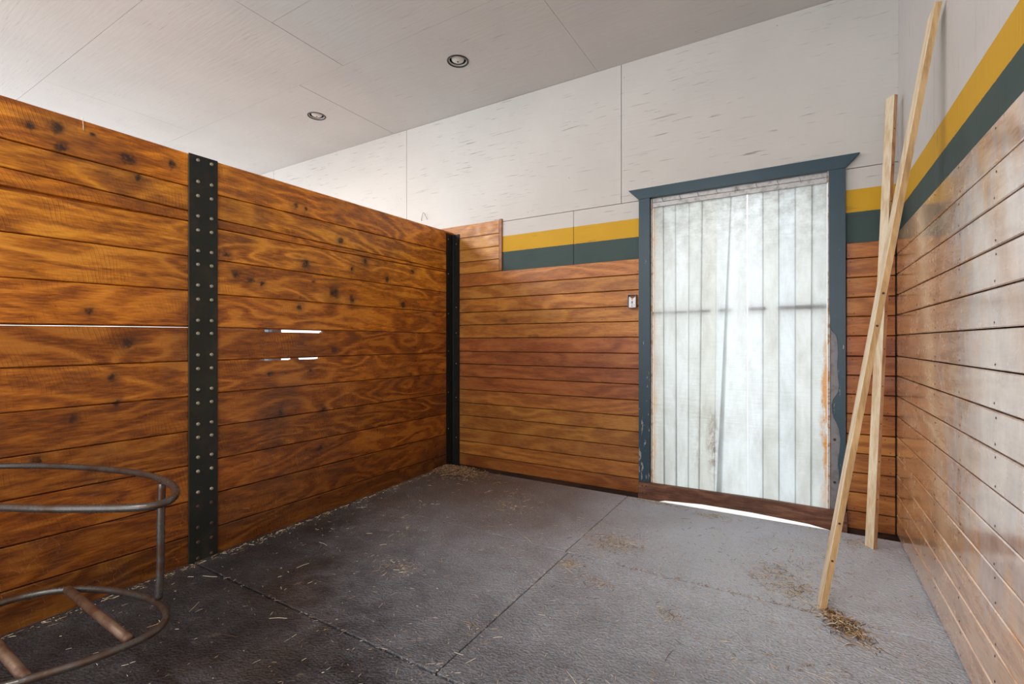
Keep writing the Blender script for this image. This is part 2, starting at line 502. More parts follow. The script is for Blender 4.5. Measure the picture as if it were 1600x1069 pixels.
def mat_strip():
    b = NB('curtain_plastic')
    P = b.pos()
    x = b.n('SeparateXYZ', {0: P})
    oi = b.n('ObjectInfo')
    dirt = b.noise(b.vmath('MULTIPLY', P, (1, 1, 0.35)), 7, 6, 0.65, 0.3)
    col = b.mix(b.maprange(dirt, 0.42, 0.68), (0.515, 0.55, 0.555), (0.40, 0.415, 0.40))
    col = b.mix(1.0, col, oi.outputs['Color'], 'MULTIPLY')
    # mildew near the tops
    mz = b.maprange(x.outputs[2], 1.75, 2.35, 0, 1)
    mil = b.math('MULTIPLY', b.maprange(b.noise(P, 12, 6, 0.7), 0.40, 0.65), mz)
    col = b.mix(b.math('MULTIPLY', mil, 0.8), col, (0.24, 0.245, 0.22))
    # brown smear low on the fifth strip and a fainter one beside it
    d = b.vmath('DISTANCE', b.vmath('MULTIPLY', P, (1.0, 0, 0.16)), (-0.585, 0, 0.45 * 0.16))
    sm = b.math('MULTIPLY', b.maprange(d, 0.055, 0.008, 0, 1), b.maprange(b.noise(b.vmath('MULTIPLY', P, (1, 1, 0.5)), 26, 6, 0.75), 0.40, 0.56))
    col = b.mix(b.math('MULTIPLY', sm, 0.85), col, (0.13, 0.075, 0.045))
    d = b.vmath('DISTANCE', b.vmath('MULTIPLY', P, (1.0, 0, 0.14)), (-0.70, 0, 0.45 * 0.14))
    sm = b.math('MULTIPLY', b.maprange(d, 0.05, 0.005, 0, 1), b.maprange(b.noise(b.vmath('MULTIPLY', P, (1, 1, 0.3)), 22, 6, 0.75), 0.42, 0.6))
    col = b.mix(b.math('MULTIPLY', sm, 0.5), col, (0.22, 0.17, 0.12))
    # rust run along the right hand edge, faint along the left
    e = b.math('ADD', x.outputs[0], b.math('MULTIPLY', b.math('SUBTRACT', b.noise(b.vmath('MULTIPLY', P, (1, 1, 0.4)), 12, 5, 0.7), 0.5), 0.10))
    rs = b.math('MULTIPLY', b.maprange(e, 0.128, 0.150, 0, 1), b.math('MULTIPLY', b.maprange(x.outputs[2], 1.5, 1.1, 0, 1), b.maprange(x.outputs[2], 0.1, 0.45, 0.3, 1)))
    rs = b.math('MULTIPLY', rs, b.maprange(b.noise(b.vmath('MULTIPLY', P, (1, 1, 0.25)), 30, 4, 0.7), 0.35, 0.5))
    col = b.mix(b.math('MULTIPLY', rs, 0.9), col, (0.42, 0.17, 0.005))
    rl = b.math('MULTIPLY', b.maprange(e, -1.01, -1.045, 0, 1), 0.6)
    col = b.mix(rl, col, (0.5, 0.30, 0.12))
    nrm = b.bump(b.noise(b.vmath('MULTIPLY', P, (0.5, 1, 2.5)), 14, 3, 0.6), 0.35, 0.01)
    tl = b.n('BsdfTranslucent', {'Color': col, 'Normal': nrm})
    df = b.n('BsdfDiffuse', {'Color': col, 'Normal': nrm})
    gl = b.n('BsdfGlossy', {'Color': (1, 1, 1, 1), 'Roughness': 0.25, 'Normal': nrm})
    m1 = b.n('MixShader', {0: 0.30, 1: tl.outputs[0], 2: df.outputs[0]})
    m2 = b.n('MixShader', {0: 0.06, 1: m1.outputs[0], 2: gl.outputs[0]})
    b.t.links.new(m2.outputs[0], b.out.inputs[0])
    return b.m


M['strip'] = mat_strip()


def flat_mat(name, c, rough=0.7):
    b = NB(name)
    P = b.pos()
    b.bsdf(b.mix(b.noise(P, 80, 2), c, tuple(v * 0.7 for v in c)), rough, 0.3)
    return b.m


STRAW = [flat_mat('straw_pale', (0.85, 0.76, 0.58)), flat_mat('straw_tan', (0.52, 0.34, 0.18)), flat_mat('straw_brown', (0.12, 0.065, 0.035)),
         flat_mat('straw_grey', (0.45, 0.42, 0.38))]

# ------------------------------------------------------------------ the setting
CEIL = 3.63
YB = 3.98          # face of the boards on the far wall
XR = 0.54          # face of the boards on the right wall
Y0 = -2.4          # the barn goes on behind the camera as far as this
XL = -8.0


def xp(y):         # face of the left partition
    return -3.10 + 0.05 * (3.85 - y)


def jit(a): return random.uniform(-a, a)


def tint(o, base=(1, 1, 1), v=0.07):
    k = 1 + jit(v)
    o.color = (base[0] * k, base[1] * k * (1 + jit(v * 0.5)), base[2] * k * (1 + jit(v)), 1)


# ground outdoors and the slab under the mats
ground = boxobj('ground', (-26, 16, 3.90, 30, -0.30, -0.065), M['gravel'])
tag(ground, kind='structure')
floor = boxobj('floor', (XL, 0.75, Y0, 3.90, -0.20, -0.065), M['subfloor'])
tag(floor, kind='structure')
bm = bmesh.new()
box(bm, XL, XR + 0.02, Y0, 3.85, -0.065, -0.022)
obj('slab', bm, M['subfloor'], floor)


def rubber(x0, x1, y0, y1):
    g = 0.0028
    bm = bmesh.new()
    box(bm, x0 + g, x1 - g, y0 + 0.005, y1 - 0.005, -0.02, 0.0 + jit(0.0015), 0.003)
    return obj('rubber_mat', bm, M['rubber'], floor)


rows = [(2.64, 3.86), (1.415, 2.64), (0.195, 1.415), (-1.025, 0.195), (-2.24, -1.025)]
joints = [[-3.14, -1.21, XR + 0.01], [-3.14, -1.19, XR + 0.01], [-3.14, -0.42, XR + 0.01], [-3.14, -1.2, XR + 0.01], [-3.14, -0.8, XR + 0.01]]
for (a, b_), js in zip(rows, joints):
    for j0, j1 in zip(js, js[1:]): rubber(j0, j1, a, b_)
    rubber(-5.6, -3.14, a, b_)
    rubber(-7.95, -5.6, a, b_)

# far wall
wall_back = empty('wall_back', (0, 0, 0))
tag(wall_back, kind='structure')
bm = bmesh.new()
for x0, x1, z0, z1 in ((XL, -6.3, -0.065, CEIL + 0.1), (-5.07, -1.06, -0.065, CEIL + 0.1), (0.265, 0.75, -0.065, CEIL + 0.1),
                       (-6.3, -5.07, 2.44, CEIL + 0.1), (-1.06, 0.265, 2.445, CEIL + 0.1)):
    box(bm, x0, x1, 4.012, 4.15, z0, z1)
obj('framing', bm, M['backing'], wall_back)


def ply_back(x0, x1, z0, z1):
    g = 0.0026
    boxobj('plywood_sheet', (x0 + g, x1 - g, 3.994, 4.011, z0 + g, z1 - g), M['white_back'], wall_back)


xs = [XL, -6.24, -3.77, -1.308, XR + 0.02]
for x0, x1 in zip(xs, xs[1:]): ply_back(x0, x1, 2.442, CEIL)
ply_back(-5.0, -3.77, 1.93, 2.442)
ply_back(-3.77, -1.75, 1.93, 2.442)
ply_back(-1.75, -1.10, 1.93, 2.442)
ply_back(0.265, XR + 0.02, 1.93, 2.442)

ZB = [1.958, 1.826, 1.697, 1.562, 1.433, 1.301, 1.164, 1.035, 0.905, 0.772, 0.637, 0.507, 0.376, 0.243, 0.113, -0.006]
TB = [(1.05, 1, .95), (1.0, .95, .85), (1.1, 1.08, .9), (1.08, 1.06, .9), (1.1, 1.05, 0.9), (.78, .62, .72), (.78, .6, .72), (.74, .58, .7),
      (.74, .56, .66), (.85, .8, .75), (.92, .95, .8), (.85, .84, .75), (.74, .7, .66), (.85, .82, .7), (.62, .52, .5)]


def back_plank(x0, x1, zt, zb, t):
    g = 0.0028
    o = boxobj('plank', (x0, x1, YB, YB + 0.02, zb + g, zt - g), M['back_wood'], wall_back, 0.0035)
    tint(o, t)
    return o


for i in range(15):
    back_plank(-3.30, -1.148, ZB[i], ZB[i + 1], TB[i])
    back_plank(0.272, XR - 0.004, ZB[i] - (0.024 if i == 0 else 0), ZB[i + 1],
               tuple((c * 0.55 + d * 0.45) for c, d in zip(TB[i], (.80, .62, .68) if i < 8 else (.95, .9, .8))))
ZS = [2.462, 2.330, 2.205, 2.079, 1.958]
for i in range(4): back_plank(-3.62, -2.536, ZS[i], ZS[i + 1], (1.15, 1.2, 1.05))
o = boxobj('end_trim', (-2.534, -2.503, YB - 0.004, YB + 0.016, 1.962, 2.468), M['back_wood'], wall_back, 0.002)
o.color = (0.6, 0.5, 0.5, 1)


def nails(pts, n, parent, r=0.0035):
    bm = bmesh.new()
    n = Vector(n)
    a = n.orthogonal().normalized()
    b_ = n.cross(a)
    for p in pts:
        p = Vector(p)
        vs = [bm.verts.new(p + (a * math.cos(k * math.pi / 3) + b_ * math.sin(k * math.pi / 3)) * r) for k in range(6)]
        t = bm.verts.new(p + n * 0.0012)
        for k in range(6): bm.faces.new([vs[k], vs[(k + 1) % 6], t])
    o = obj('nail_head', bm, M['nail'], parent)
    o['kind'] = 'stuff'


pts = []
for i in range(15):
    for x in (-3.0, -2.69, -2.28, -1.87, -1.46, -1.18, 0.30, 0.50):
        for dz in (0.022, -0.022):
            if random.random() < 0.85:
                pts.append((x + jit(0.02), YB - 0.0006, (ZB[i] if dz < 0 else ZB[i + 1]) + dz))
nails(pts, (0, -1, 0), wall_back)

# right wall
wall_right = empty('wall_right', (0, 0, 0))
tag(wall_right, kind='structure')
boxobj('framing', (XR + 0.031, XR + 0.16, Y0, 4.012, -0.065, CEIL + 0.1), M['backing'], wall_right)
ys = [3.994, 3.02, 2.38, 1.16, -0.06, -1.28, Y0]
for a, b_ in zip(ys, ys[1:]):
    boxobj('plywood_sheet', (XR + 0.012, XR + 0.030, b_ + 0.0012, a - 0.0012, 1.93, CEIL), M['white_right'], wall_right)
ZR = [1.972, 1.832, 1.702, 1.566, 1.436, 1.304, 1.168, 1.038, 0.908, 0.775, 0.646, 0.522, 0.395, 0.268, 0.138, 0.004]
for i in range(15):
    g = 0.0026
    zt, zb = ZR[i] - g, ZR[i + 1] + g
    cut = (-0.4, -1.2, 0.2)[i % 3]
    for ya, yb in ((3.976, cut), (cut - 0.003, Y0)):
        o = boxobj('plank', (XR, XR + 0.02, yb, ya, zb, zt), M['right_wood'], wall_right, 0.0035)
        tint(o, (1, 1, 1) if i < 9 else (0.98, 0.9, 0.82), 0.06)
pts = []
for i in range(15):
    for k in range(15):
        y = 3.75 - k * 0.405
        for dz in (0.022, -0.022):
            if random.random() < 0.8:
                pts.append((XR - 0.0006, y + jit(0.012), (ZR[i] if dz < 0 else ZR[i + 1]) + dz + jit(0.004)))
nails(pts, (-1, 0, 0), wall_right, 0.0045)

# ceiling
LIGHTS = [(-2.476, 3.238), (-4.345, 3.262)]
ceiling = empty('ceiling', (0, 0, 0))
tag(ceiling, kind='structure')


def holed_sheet(name, x0, x1, y0, y1, z0, z1, mat, holes, r):
    bm = bmesh.new()
    if not holes:
        box(bm, x0, x1, y0, y1, z0, z1)
        return obj(name, bm, mat, ceiling)
    # split along x into slabs, one square cell with a round hole per lamp
    holes = sorted(holes)
    cur = x0
    S = 0.14
    for hx, hy in holes:
        box(bm, cur, hx - S, y0, y1, z0, z1)
        box(bm, hx - S, hx + S, y0, hy - S, z0, z1)
        box(bm, hx - S, hx + S, hy + S, y1, z0, z1)
        n = 48
        inner = [(hx + r * math.cos(2 * math.pi * k / n), hy + r * math.sin(2 * math.pi * k / n)) for k in range(n)]
        outer = []
        for k in range(n):
            a = 2 * math.pi * k / n
            c, s = math.cos(a), math.sin(a)
            m = S / max(abs(c), abs(s))
            outer.append((hx + c * m, hy + s * m))
        for z, flip in ((z0, 0), (z1, 1)):
            vi = [bm.verts.new((p[0], p[1], z)) for p in inner]
            vo = [bm.verts.new((p[0], p[1], z)) for p in outer]
            for k in range(n): bm.faces.new([vi[k], vi[(k + 1) % n], vo[(k + 1) % n], vo[k]])
        a = [bm.verts.new((p[0], p[1], z0)) for p in inner]
        c_ = [bm.verts.new((p[0], p[1], z1)) for p in inner]
        for k in range(n): bm.faces.new([a[k], a[(k + 1) % n], c_[(k + 1) % n], c_[k]])
        cur = hx + S
    box(bm, cur, x1, y0, y1, z0, z1)
    me = bpy.data.meshes.new(name)
    bm.to_mesh(me)
    bm.free()
    me.materials.append(mat)
    o = bpy.data.objects.new(name, me)
    C.objects.link(o)
    o.parent = ceiling
    return o


holed_sheet('deck', XL, 0.75, Y0, 4.15, CEIL + 0.0125, CEIL + 0.15, M['backing'], LIGHTS, 0.084)


def ceil_sheet(x0, x1, y0, y1):
    g = 0.0013
    hs = [h for h in LIGHTS if x0 < h[0] - 0.15 and h[0] + 0.15 < x1 and y0 < h[1] < y1]
    holed_sheet('ceiling_panel', x0 + g, x1 - g, y0 + g, y1 - g, CEIL + jit(0.001), CEIL + 0.0122, M['white_ceiling'], hs, 0.084)


def ceil_row(y0, y1, xs):
    for a, b_ in zip(xs, xs[1:]): ceil_sheet(a, b_, y0, y1)


ceil_row(2.785, 4.01, [XL, -6.4, -3.96, -1.52, XR + 0.03])
ceil_row(1.535, 2.785, [XL, -5.87, -3.36])
ceil_row(2.135, 2.785, [-3.36, -0.92, XR + 0.03])
ceil_row(1.535, 2.135, [-3.36, -0.92, XR + 0.03])
ceil_row(0.32, 1.535, [XL, -6.35, -3.915, -1.47, XR + 0.03])
ceil_row(-0.90, 0.32, [XL, -5.1, -2.7, -0.3, XR + 0.03])
ceil_row(Y0, -0.90, [XL, -6.4, -3.9, -1.5, XR + 0.03])

# ------------------------------------------------------------------ left partition
wall_left = empty('wall_left', (xp(1.5), 1.5, 0))
wall_left.location = (0, 0, 0)
tag(wall_left, kind='structure')
TH = 0.04
# seam heights at y = 0.635 and 1.388 (left bay) and at 1.798 and 3.847 (right bay)
SEAM_L = [(2.323, 2.334), (2.136, 2.145), (2.013, 2.005), (1.933, 1.948), (1.736, 1.748), (1.539, 1.553), (1.339, 1.349), (1.147, 1.152),
          (0.953, 0.950), (0.759, 0.752), (0.573, 0.557), (0.374, 0.353), (0.182, 0.155), (-0.02, -0.02)]
SEAM_R = [(2.344, 2.397), (2.144, 2.182), (1.994, 1.996), (1.941, 1.975), (1.751, 1.766), (1.546, 1.560), (1.347, 1.348), (1.151, 1.152),
          (0.954, 0.939), (0.754, 0.735), (0.558, 0.527), (0.356, 0.317), (0.152, 0.111), (-0.02, -0.02)]
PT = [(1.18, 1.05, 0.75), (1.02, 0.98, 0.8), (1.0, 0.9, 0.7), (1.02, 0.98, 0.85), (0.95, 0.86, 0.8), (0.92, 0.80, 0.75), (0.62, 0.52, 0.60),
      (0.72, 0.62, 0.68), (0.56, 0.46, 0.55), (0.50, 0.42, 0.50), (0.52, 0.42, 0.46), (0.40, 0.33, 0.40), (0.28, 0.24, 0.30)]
SUB = 14


def part_plank(ya, yb, top, bot, t, notch=None, sag=None):
    """plank from ya to yb (ya < yb); top/bot are functions of y; notch = [(y0, y1, depth)] along the top edge"""
    ys_ = [ya + (yb - ya) * k / SUB for k in range(SUB + 1)]
    dep = {}
    if notch:
        for (n0, n1, d) in notch:
            for v in (n0 - 0.004, n1 + 0.004): dep[v] = 0
            for v in (n0, n1): dep[v] = d
            ys_ = [v for v in ys_ if not (n0 - 0.01 < v < n1 + 0.01)]
        ys_ = sorted(ys_ + list(dep))
    bm = bmesh.new()
    rings = []
    ch = 0.003
    for y in ys_:
        x = xp(y)
        e = 0.0012 if 0 < y else 0
        zt = top(y) - 0.0022 - abs(jit(e)) - dep.get(y, 0)
        f = sag(y) if sag else 0
        rr = 0.002 if sag else 0.009
        zb = bot(y) + 0.0022 + abs(jit(e))
        rings.append([bm.verts.new(p) for p in ((x, y, zb + ch), (x, y, zt - ch - f), (x - ch, y, zt - f), (x - 0.022, y, zt - f), (x - 0.022, y, zt - rr), (x - TH, y, zt - rr),
                                                (x - TH, y, zb - 0.0075), (x - 0.024, y, zb - 0.0075), (x - 0.024, y, zb), (x - ch, y, zb))])
    for A, B in zip(rings, rings[1:]):
        for k in range(10): bm.faces.new([A[k], A[(k + 1) % 10], B[(k + 1) % 10], B[k]])
    bm.faces.new(rings[0])
    bm.faces.new(rings[-1][::-1])
    o = obj('plank', bm, M['partition_wood'], wall_left)
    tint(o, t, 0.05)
    return o


def lin(y0, z0, y1, z1): return lambda y: z0 + (z1 - z0) * (y - y0) / (y1 - y0)


SPLIT = 1.47
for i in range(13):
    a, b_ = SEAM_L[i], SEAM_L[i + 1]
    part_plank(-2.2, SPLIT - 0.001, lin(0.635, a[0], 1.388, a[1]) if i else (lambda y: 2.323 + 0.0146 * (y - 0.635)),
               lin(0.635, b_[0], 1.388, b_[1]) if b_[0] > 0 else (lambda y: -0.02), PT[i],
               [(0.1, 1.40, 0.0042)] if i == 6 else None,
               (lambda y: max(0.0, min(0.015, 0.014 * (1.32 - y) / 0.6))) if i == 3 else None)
    a, b_ = SEAM_R[i], SEAM_R[i + 1]
    nt = None
    if i == 6: nt = [(1.50, 1.82, 0.005), (1.86, 2.32, 0.018), (2.75, 3.45, 0.0042)]
    if i == 7: nt = [(1.83, 2.06, 0.011), (2.12, 2.29, 0.012)]
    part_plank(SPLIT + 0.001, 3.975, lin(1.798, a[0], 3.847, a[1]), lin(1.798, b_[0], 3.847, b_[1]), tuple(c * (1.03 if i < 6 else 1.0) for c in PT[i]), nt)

# flat steel strap covering the butt joint
sy0, sy1 = 1.389, 1.552
bm = bmesh.new()
T8 = 0.009
hexa(bm, [(xp(sy0) + 0.0005, sy0, -0.02), (xp(sy1) + 0.0005, sy1, -0.02), (xp(sy1) + 0.0005, sy1, 2.338), (xp(sy0) + 0.0005, sy0, 2.334),
          (xp(sy0) + T8, sy0, -0.02), (xp(sy1) + T8, sy1, -0.02), (xp(sy1) + T8, sy1, 2.338), (xp(sy0) + T8, sy0, 2.334)], 0.0015)
strap = obj('steel_strap', bm, M['strap_steel'], wall_left)
strap['label'] = 'tall black flat steel strap with two columns of pale bolt heads'
bm = bmesh.new()
lathe(bm, [(0.0001, 0), (0.0098, 0), (0.0098, 0.0035), (0.0075, 0.0062), (0.0001, 0.0075)], 8)
bolt_me = bpy.data.meshes.new('bolt')
bmesh.ops.recalc_face_normals(bm, faces=bm.faces[:])
bm.to_mesh(bm and bolt_me)
bm.free()
bolt_me.materials.append(M['bolt'])
rb_me = bolt_me.copy()
rb_me.materials[0] = M['rusty_bolt']


def bolt(y, z, parent, out, rusty=False, normal='x', x=None, s=1.0):
    o = bpy.data.objects.new('bolt', rb_me if rusty else bolt_me)
    C.objects.link(o)
    o.parent = parent
    if normal == 'x':
        o.location = (xp(y) + out, y, z)
        o.rotation_euler = (0, math.radians(90), 0)
    else:
        o.location = (x, y, z)
        o.rotation_euler = (math.radians(90), 0, 0)
    o.scale = (s, s, s * 1.2)
    return o


BZ = [2.306, 2.183, 2.101, 1.984, 1.904, 1.785, 1.706, 1.587, 1.506, 1.384, 1.309, 1.185, 1.106, 0.986, 0.908, 0.788, 0.711, 0.597, 0.516,
      0.396, 0.315, 0.193, 0.108, 0.016]
for i, z in enumerate(BZ):
    bolt(1.438, z, strap, T8, i >= 20, s=1.05)
    bolt(1.514, z + 0.001, strap, T8, i >= 20, s=1.05)

# angle iron in the corner
ang = bmesh.new()
yc = YB - 0.002
yl = 3.858
xc = xp(yc) + 0.0005
xb = xc + 0.088
th = 0.008
poly = [(xp(yl) + 0.0005, yl), (xc, yc), (xb, yc), (xb, yc - th), (xc + th + 0.004, yc - th), (xc + th, yc - th - 0.004), (xp(yl) + 0.0005 + th, yl)]
prism(ang, [(p[0], p[1], -0.02) for p in poly], (0, 0, 2.395), 0.0)
angle = obj('corner_angle', ang, M['angle_steel'], wall_left)
angle['label'] = 'black steel angle iron standing in the far left corner'
for z in (2.31, 1.93, 1.56, 1.15, 0.75, 0.35):
    bolt(3.885, z + jit(0.03), angle, 0.0085, False, s=0.55)
for z in (2.30, 1.62, 1.33, 1.05, 0.70, 0.30):
    bolt(yc - th, z + jit(0.03), angle, 0, False, 'y', xc + 0.05, 0.55)

# ------------------------------------------------------------------ door
door = empty('door_1', (0, 0, 0))
tag(door, kind='structure')
YC = 3.954


def casing(name, pts, label=None):
    bm = bmesh.new()
    prism(bm, [(x, YC, z) for x, z in pts], (0, 0.039, 0), 0.0015)
    o = obj(name, bm, M['casing'], door)
    if label: o['label'] = label
    return o


casing('casing_head', [(-1.236, 2.528), (-1.152, 2.443), (0.264, 2.443), (0.346, 2.532)], 'blue green head casing with flared pointed ends')
casing('casing_side', [(-1.147, 0.10), (-1.058, 0.10), (-1.054, 1.1), (-1.056, 2.4425), (-1.147, 2.4425)])
jag = [(0.171, 2.4425), (0.172, 1.50), (0.178, 1.42), (0.176, 1.36), (0.190, 1.335), (0.212, 1.315), (0.222, 1.27), (0.224, 1.18), (0.219, 1.10),
       (0.224, 1.02), (0.232, 0.97), (0.229, 0.92), (0.212, 0.885), (0.196, 0.865), (0.188, 0.83), (0.190, 0.78), (0.198, 0.74), (0.216, 0.70),
       (0.231, 0.66), (0.237, 0.60), (0.236, 0.52), (0.226, 0.47), (0.223, 0.42), (0.230, 0.36), (0.228, 0.25), (0.234, 0.10)]
casing('casing_side', [(0.268, 0.10), (0.266, 2.4425)] + jag, 'right casing board with a chewed ragged lower inner edge')
# steel jambs and reveal
o = boxobj('steel_jamb', (0.180, 0.262, 3.9935, 4.010, -0.06, 2.44), M['jamb_steel'], door, 0.001)
o['label'] = 'grey steel jamb bared where the casing is chewed away'
boxobj('reveal', (0.205, 0.264, 4.0105, 4.15, -0.06, 2.44), M['jamb_white'], door)
boxobj('reveal', (-1.0595, -1.050, 3.994, 4.15, -0.06, 2.44), M['jamb_white'], door)
bm = bmesh.new()
box(bm, 0.164, 0.1795, 3.985, 4.01, -0.02, 2.435, 0.002)
o = obj('stop_bead', bm, M['jamb_white'], door)
bm = bmesh.new()
box(bm, -1.052, -1.045, 3.975, 4.01, -0.02, 2.435, 0.001)
obj('stop_bead', bm, M['jamb_white'], door)
for z in (0.585, 0.29):
    bolt(3.9935, z, door, 0, True, 'y', 0.205, 0.9).name = 'screw'
# kick board across the foot of the opening
bm = bmesh.new()
kp = [(-1.146, 0.108), (-0.2, 0.114), (0.274, 0.108), (0.274, -0.045), (0.20, -0.030), (0.05, -0.008), (-0.30, 0.006), (-0.65, 0.006), (-0.93, -0.010), (-1.03, -0.045), (-1.146, -0.045)]
prism(bm, [(x, 3.930, z) for x, z in kp], (0, 0.038, 0), 0.003)
kick = obj('kick_board', bm, M['kick_wood'], door)
kick['label'] = 'dark worn plank across the foot of the doorway'
for x in (-1.11, -1.08, 0.24):
    for z in (0.02, 0.08): bolt(3.930, z, kick, 0, True, 'y', x, 0.6).name = 'screw'

# neighbouring stall's doorway frame, seen only through the gaps in the partition
door2 = empty('door_2', (0, 0, 0))
tag(door2, kind='structure')
boxobj('casing_side', (-6.39, -6.30, YC, 4.01, -0.06, 2.44), M['casing'], door2)
boxobj('casing_side', (-5.07, -4.98, YC, 4.01, -0.06, 2.44), M['casing'], door2)
boxobj('casing_head', (-6.47, -4.90, YC, 4.01, 2.4405, 2.53), M['casing'], door2)

# ------------------------------------------------------------------ strip curtain
cur = empty('strip_curtain', (-0.44, 4.03, 2.40))
tag(cur, 'cloudy white plastic strip curtain hanging in the blue framed doorway', 'curtain')


def kid(name, bm, mat, smooth=False):
    o = obj(name, bm, mat, cur, smooth)
    o.location = (0.44, -4.03, -2.40)
    return o


bm = bmesh.new()
box(bm, -1.044, 0.163, 3.992, 4.001, 2.4085, 2.4405, 0.001)
o = kid('hanging_rail', bm, M['aluminium'])
bm = bmesh.new()
box(bm, -1.044, 0.163, 3.984, 4.003, 2.366, 2.404, 0.003)
o = kid('clamp_bar', bm, M['aluminium'])
for i in range(9):
    x = -0.965 + i * 0.137
    bm = bmesh.new()
    tube(bm, spline([(x, 3.989, 2.438), (x, 3.985, 2.424), (x + 0.006, 3.982, 2.412), (x + 0.004, 3.980, 2.400)], 4, False), 0.0028, 6)
    kid('hook', bm, M['galvanised'], True)

# (left top, right top, left bottom, right bottom, y, tint, bow)
STR = [(-1.043, -0.955, -1.043, -0.945, 4.050, (.93, .92, .86), .008), (-0.965, -0.862, -0.960, -0.850, 4.040, (.90, .91, .88), .006),
       (-0.866, -0.757, -0.864, -0.762, 4.052, (.93, .94, .92), .008), (-0.762, -0.655, -0.770, -0.680, 4.041, (.88, .89, .85), .010),
       (-0.664, -0.556, -0.690, -0.570, 4.053, (.84, .83, .76), .007), (-0.555, -0.445, -0.575, -0.520, 4.042, (.92, .94, .93), .010),
       (-0.452, -0.343, -0.560, -0.3375, 4.030, (1.04, 1.05, 1.05), .006), (-0.3385, -0.232, -0.3365, -0.232, 4.043, (1.02, 1.03, 1.04), .006),
       (-0.240, -0.130, -0.240, -0.128, 4.054, (.90, .90, .86), .008), (-0.137, -0.026, -0.136, -0.025, 4.044, (.95, .98, 1.0), .006),
       (-0.033, 0.078, -0.032, 0.070, 4.054, (.93, .93, .90), .008), (0.069, 0.163, 0.062, 0.163, 4.040, (.93, .95, .93), .010)]
for (a, b_, c_, d_, y, t, bow) in STR:
    bm = bmesh.new()
    NX, NZ = 8, 24
    ph = random.uniform(0, 6)
    grid = []
    for k in range(NZ + 1):
        v = k / NZ
        z = 2.441 - v * 2.41
        row = []
        for i in range(NX + 1):
            u = i / NX
            x = (a * (1 - u) + b_ * u) * (1 - v) + (c_ * (1 - u) + d_ * u) * v
            curl = bow * (0.2 + 0.8 * v) * math.sin(u * math.pi) * math.cos(ph)
            wav = 0.002 * math.sin(ph + v * 7 + u * 2) * v
            row.append(bm.verts.new((x, 4.006 + (y - 4.03) * 0.5 + curl * 0.4 + wav * 0.6, z)))
        grid.append(row)
    for k in range(NZ):
        for i in range(NX): bm.faces.new([grid[k][i], grid[k][i + 1], grid[k + 1][i + 1], grid[k + 1][i]])
    o = kid('strip', bm, M['strip'], True)
    o.color = (*t, 1)

# wooden bar lying against the outside of the strips
bar = empty('gate_bar', (-0.44, 4.066, 1.50))
tag(bar, 'thin brown bar crossing the doorway behind the plastic strips', 'bar')
for x0, x1, h in ((-1.049, -0.971, .011), (-0.961, -0.777, .012), (-0.763, -0.602, .016), (-0.541, -0.447, .020), (-0.332, -0.215, .022), (-0.130, 0.163, .026)):
    bm = bmesh.new()
    zc = 1.502 + (x0 + 1.05) * 0.009
    box(bm, x0, x1, 4.0245, 4.046, zc - h * 0.65, zc + h * 0.65, 0.001)
    o = obj('bar_segment', bm, M['bar_wood'], bar)
    o.location = (0.44, -4.066, -1.50)

# ------------------------------------------------------------------ outlet box by the door
ob = empty('outlet_box', (-1.203, YB, 1.60))
tag(ob, 'small metal outlet box on the boards left of the door casing', 'outlet')


def okid(name, bm, mat):
    o = obj(name, bm, mat, ob)
    o.location = (1.203, -YB, -1.60)
    return o


bm = bmesh.new()
for b6 in ((-1.237, -1.234, 3.940, YB - 0.0002, 1.545, 1.655), (-1.170, -1.167, 3.940, YB - 0.0002, 1.545, 1.655), (-1.2338, -1.1702, 3.940, YB - 0.0002, 1.545, 1.548),
           (-1.2338, -1.1702, 3.940, YB - 0.0002, 1.652, 1.655)):
    box(bm, *b6)
okid('housing', bm, M['jamb_steel'])
bm = bmesh.new()
pl = [(-1.228, 1.549), (-1.171, 1.549), (-1.171, 1.638), (-1.199, 1.618), (-1.222, 1.640), (-1.228, 1.632)]
prism(bm, [(x, 3.946, z) for x, z in pl], (0, 0.003, 0))
okid('face_plate', bm, M['galvanised'])
for x, z, w, h in ((-1.2, 1.612, .006, .008), (-1.2, 1.593, .012, .010), (-1.2, 1.578, .014, .005), (-1.2, 1.560, .007, .008), (-1.183, 1.567, .004, .005)):
    bm = bmesh.new()
    box(bm, x - w / 2, x + w / 2, 3.9440, 3.9458, z - h / 2, z + h / 2)
    okid('slot', bm, M['dark_slot'])

# ------------------------------------------------------------------ recessed lights
for i, (lx, ly) in enumerate(LIGHTS):
    root = empty('recessed_light', (lx, ly, CEIL))
    tag(root, ('round recessed ceiling light nearer the door with black inner ring' if i == 0 else
               'round recessed ceiling light farther left, nearer the plank partition'), 'light', 'recessed ceiling lights')
    bm = bmesh.new()
    lathe(bm, [(0.0795, 0.004), (0.0795, -0.003), (0.083, -0.0058), (0.089, -0.0055), (0.092, -0.001), (0.092, -0.0003)], 48)
    obj('trim_ring', bm, M['black'], root, True)
    bm = bmesh.new()
    lathe(bm, [(0.079, 0.003), (0.0735, -0.0025), (0.070, 0.004), (0.070, 0.012)], 48)
    obj('inner_ring', bm, M['aluminium'], root, True)
    bm = bmesh.new()
    lathe(bm, [(0.0785, 0.012), (0.0790, 0.11), (0.0001, 0.11)], 40)
    obj('housing', bm, M['black'], root, True)
    bm = bmesh.new()
    lathe(bm, [(0.0001, -0.006), (0.020, -0.005), (0.040, 0.000), (0.052, 0.008), (0.056, 0.018), (0.052, 0.040), (0.030, 0.075), (0.020, 0.108)], 40)
    o = obj('bulb', bm, M['bulb'], root, True)
    bm = bmesh.new()
    lathe(bm, [(0.0001, -0.0085), (0.007, -0.008), (0.008, -0.0055)], 16)
    obj('bulb_tip', bm, M['dark_slot'], root, True)


